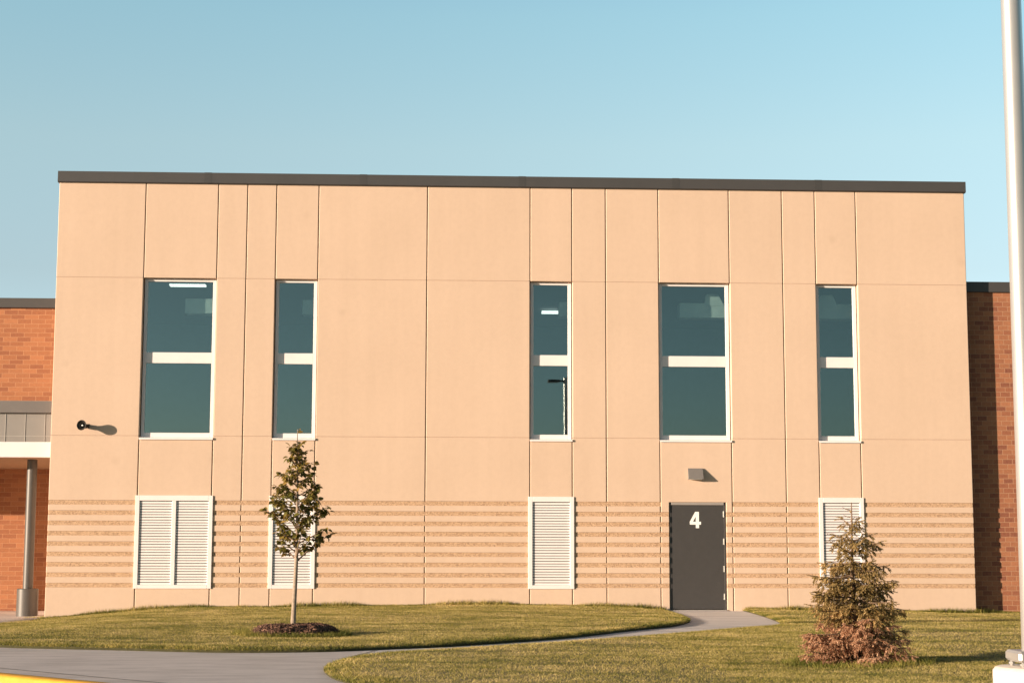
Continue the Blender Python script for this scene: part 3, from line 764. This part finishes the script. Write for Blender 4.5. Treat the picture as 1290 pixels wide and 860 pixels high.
for zz, a, r in ((1.62, .4, .07), (1.64, 2.6, .08), (1.70, 1.2, .05), (1.72, 3.4, .10), (1.60, 5., .06)):
    o = Vector((math.cos(a), math.sin(a), .25)); p = SB + Vector((-.035, 0, zz)); tk.tube([p, p + o * r * .6, p + o * r + Vector((0, 0, .012))], [.004, .003, .002], 4, 1); sprig(G, p, o.normalized(), r * .55, .7, 7)
tk.build('trunk', [M['twig'], M['twig']], sp, True)
soup('foliage', G[0], G[1], G[2], M['needle'], sp)
dd = soup('foliage', D[0], D[1], D[2], M['deadneedle'], sp); dd['label'] = 'reddish brown dead lower foliage'

# ------------------------------------------------------------------ light pole
PX, PY = 4.352, -21.72
lp = thing('light_pole', 'tall silver light pole bolted on a round concrete base at the lawn edge', 'light pole', (PX, PY, 0))
m = MB(); m.tube([(PX, PY, -.3), (PX, PY, .462), (PX, PY, .484), (PX, PY, .492)], [.29, .29, .272, .25], 48); m.build('concrete_base', M['basec'], lp, True)
m = MB(); m.tube([(PX, PY, .56), (PX, PY, 3.5), (PX, PY, 6.86)], [.082, .078, .074], 32)
pole = m.build('pole', M['galv'], lp, True)
m = MB(); m.tube([(PX, PY, 6.861), (PX, PY, 6.875), (PX, PY, 6.885)], [.078, .078, .05], 32); m.build('pole_cap', M['galv'], pole, True)
m = MB(); m.box(PX - .158, PX + .158, PY - .158, PY + .158, 0.527, .606, 0, .018); pl = m.build('base_plate', M['galv'], lp)
for sx in (-1, 1):
    for sy in (-1, 1):
        m = MB(); x, y = PX + sx * .12, PY + sy * .12; m.tube([(x, y, .49), (x, y, .502), (x, y, .503), (x, y, .517), (x, y, .518), (x, y, .527)], [.012, .012, .022, .022, .012, .012], 8); m.build('bolt', M['galv'], pl)
m = MB(); m.box(PX - .62, PX - .20, PY - .16, PY + .16, 6.72, 6.80, 0, .02); hd = m.build('lamp_head', M['coping'], lp)
m = MB(); m.box(PX - .58, PX - .24, PY - .13, PY + .13, 6.712, 6.719); m.build('lens', M['lens'], hd)
m = MB(); m.box(PX - .198, PX - .07, PY - .03, PY + .03, 6.73, 6.79); m.build('arm', M['coping'], lp)

# ------------------------------------------------------------------ light, sky, camera
EL, AZ = 8.0, 65.      # elevation; azimuth left of the wall normal as seen from the wall
sd = Vector((-math.sin(R(AZ)) * math.cos(R(EL)), -math.cos(R(AZ)) * math.cos(R(EL)), math.sin(R(EL))))
l = bpy.data.lights.new('sun', 'SUN'); l.energy = 3.0; l.angle = R(.5); l.color = (1., .79, .60)
so = bpy.data.objects.new('sun', l); C.objects.link(so); so.rotation_euler = (-sd).to_track_quat('-Z', 'Y').to_euler(); so.location = sd * 60
w = bpy.data.worlds.new('World'); sc.world = w; w.use_nodes = True
nt = w.node_tree; bg = nt.nodes['Background']
sk = nt.nodes.new('ShaderNodeTexSky'); sk.sky_type = 'NISHITA'; sk.sun_disc = False
sk.sun_elevation = R(EL); sk.sun_rotation = math.atan2(sd.x, sd.y)
sk.altitude = 200; sk.air_density = 1.0; sk.dust_density = .6; sk.ozone_density = 3.0
tint = nt.nodes.new('ShaderNodeMix'); tint.data_type = 'RGBA'; tint.blend_type = 'MULTIPLY'; tint.inputs['Factor'].default_value = 1.
tint.inputs['B'].default_value = (1.18, .885, .625, 1)
nt.links.new(sk.outputs[0], tint.inputs['A']); 
tc = nt.nodes.new('ShaderNodeTexCoord'); sz = nt.nodes.new('ShaderNodeSeparateXYZ'); nt.links.new(tc.outputs['Generated'], sz.inputs[0])
mr = nt.nodes.new('ShaderNodeMapRange'); mr.interpolation_type = 'SMOOTHSTEP'; nt.links.new(sz.outputs['Z'], mr.inputs['Value'])
for k, v in (('From Min', .30), ('From Max', .62), ('To Min', 1.), ('To Max', .2)): mr.inputs[k].default_value = v
dk = nt.nodes.new('ShaderNodeMix'); dk.data_type = 'RGBA'; dk.blend_type = 'MULTIPLY'; dk.inputs['Factor'].default_value = 1.
sr = nt.nodes.new('ShaderNodeValToRGB'); e = sr.color_ramp.elements
for k in range(3): e.new(.5)
for k, (p, c_) in enumerate(((.06, (.66, .78, 1.12)), (.156, (.76, .74, .835)), (.232, (.925, .905, .90)), (.307, (.90, 1.0, .985)), (.5, (.60, .9, 1.2)))):
    e[k].position = p; e[k].color = (*c_, 1)
nt.links.new(sz.outputs['Z'], sr.inputs['Fac'])
gr = nt.nodes.new('ShaderNodeMix'); gr.data_type = 'RGBA'; gr.blend_type = 'MULTIPLY'; gr.inputs['Factor'].default_value = 1.
nt.links.new(tint.outputs['Result'], gr.inputs['A']); nt.links.new(sr.outputs['Color'], gr.inputs['B'])
nt.links.new(gr.outputs['Result'], dk.inputs['A']); nt.links.new(mr.outputs['Result'], dk.inputs['B'])
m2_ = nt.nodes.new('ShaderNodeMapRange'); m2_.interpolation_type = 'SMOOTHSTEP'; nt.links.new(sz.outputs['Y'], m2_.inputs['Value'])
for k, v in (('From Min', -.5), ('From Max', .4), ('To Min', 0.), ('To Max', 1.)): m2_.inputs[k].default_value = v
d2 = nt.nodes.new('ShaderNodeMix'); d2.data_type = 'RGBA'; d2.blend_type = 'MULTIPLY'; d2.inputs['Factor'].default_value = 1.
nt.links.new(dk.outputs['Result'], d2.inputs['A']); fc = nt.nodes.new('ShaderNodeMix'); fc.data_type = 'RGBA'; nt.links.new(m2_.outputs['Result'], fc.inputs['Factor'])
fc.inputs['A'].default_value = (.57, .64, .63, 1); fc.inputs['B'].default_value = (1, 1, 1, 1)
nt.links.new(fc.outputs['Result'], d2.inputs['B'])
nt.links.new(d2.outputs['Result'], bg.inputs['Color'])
bg.inputs['Strength'].default_value = .14
cam = bpy.data.cameras.new('camera'); co = bpy.data.objects.new('camera', cam); C.objects.link(co); sc.camera = co
cam.sensor_width = 36; cam.lens = 2095.17 / 1290 * 36; cam.clip_end = 6000; cam.clip_start = .1
yw, pt, rl = R(2.597624), R(6.849518), R(.129989)
f = Vector((math.sin(yw) * math.cos(pt), math.cos(yw) * math.cos(pt), math.sin(pt))); r = Vector((math.cos(yw), -math.sin(yw), 0)); u = r.cross(f)
r2 = r * math.cos(rl) + u * math.sin(rl); u2 = -r * math.sin(rl) + u * math.cos(rl)
mt = Matrix((( r2.x, u2.x, -f.x), (r2.y, u2.y, -f.y), (r2.z, u2.z, -f.z))).to_4x4(); mt.translation = Vector((0, -33.82, 1.383)); co.matrix_world = mt
sc.view_settings.view_transform = 'Standard'; sc.view_settings.look = 'None'; sc.view_settings.gamma = 1
sc.view_settings.exposure = 1.7
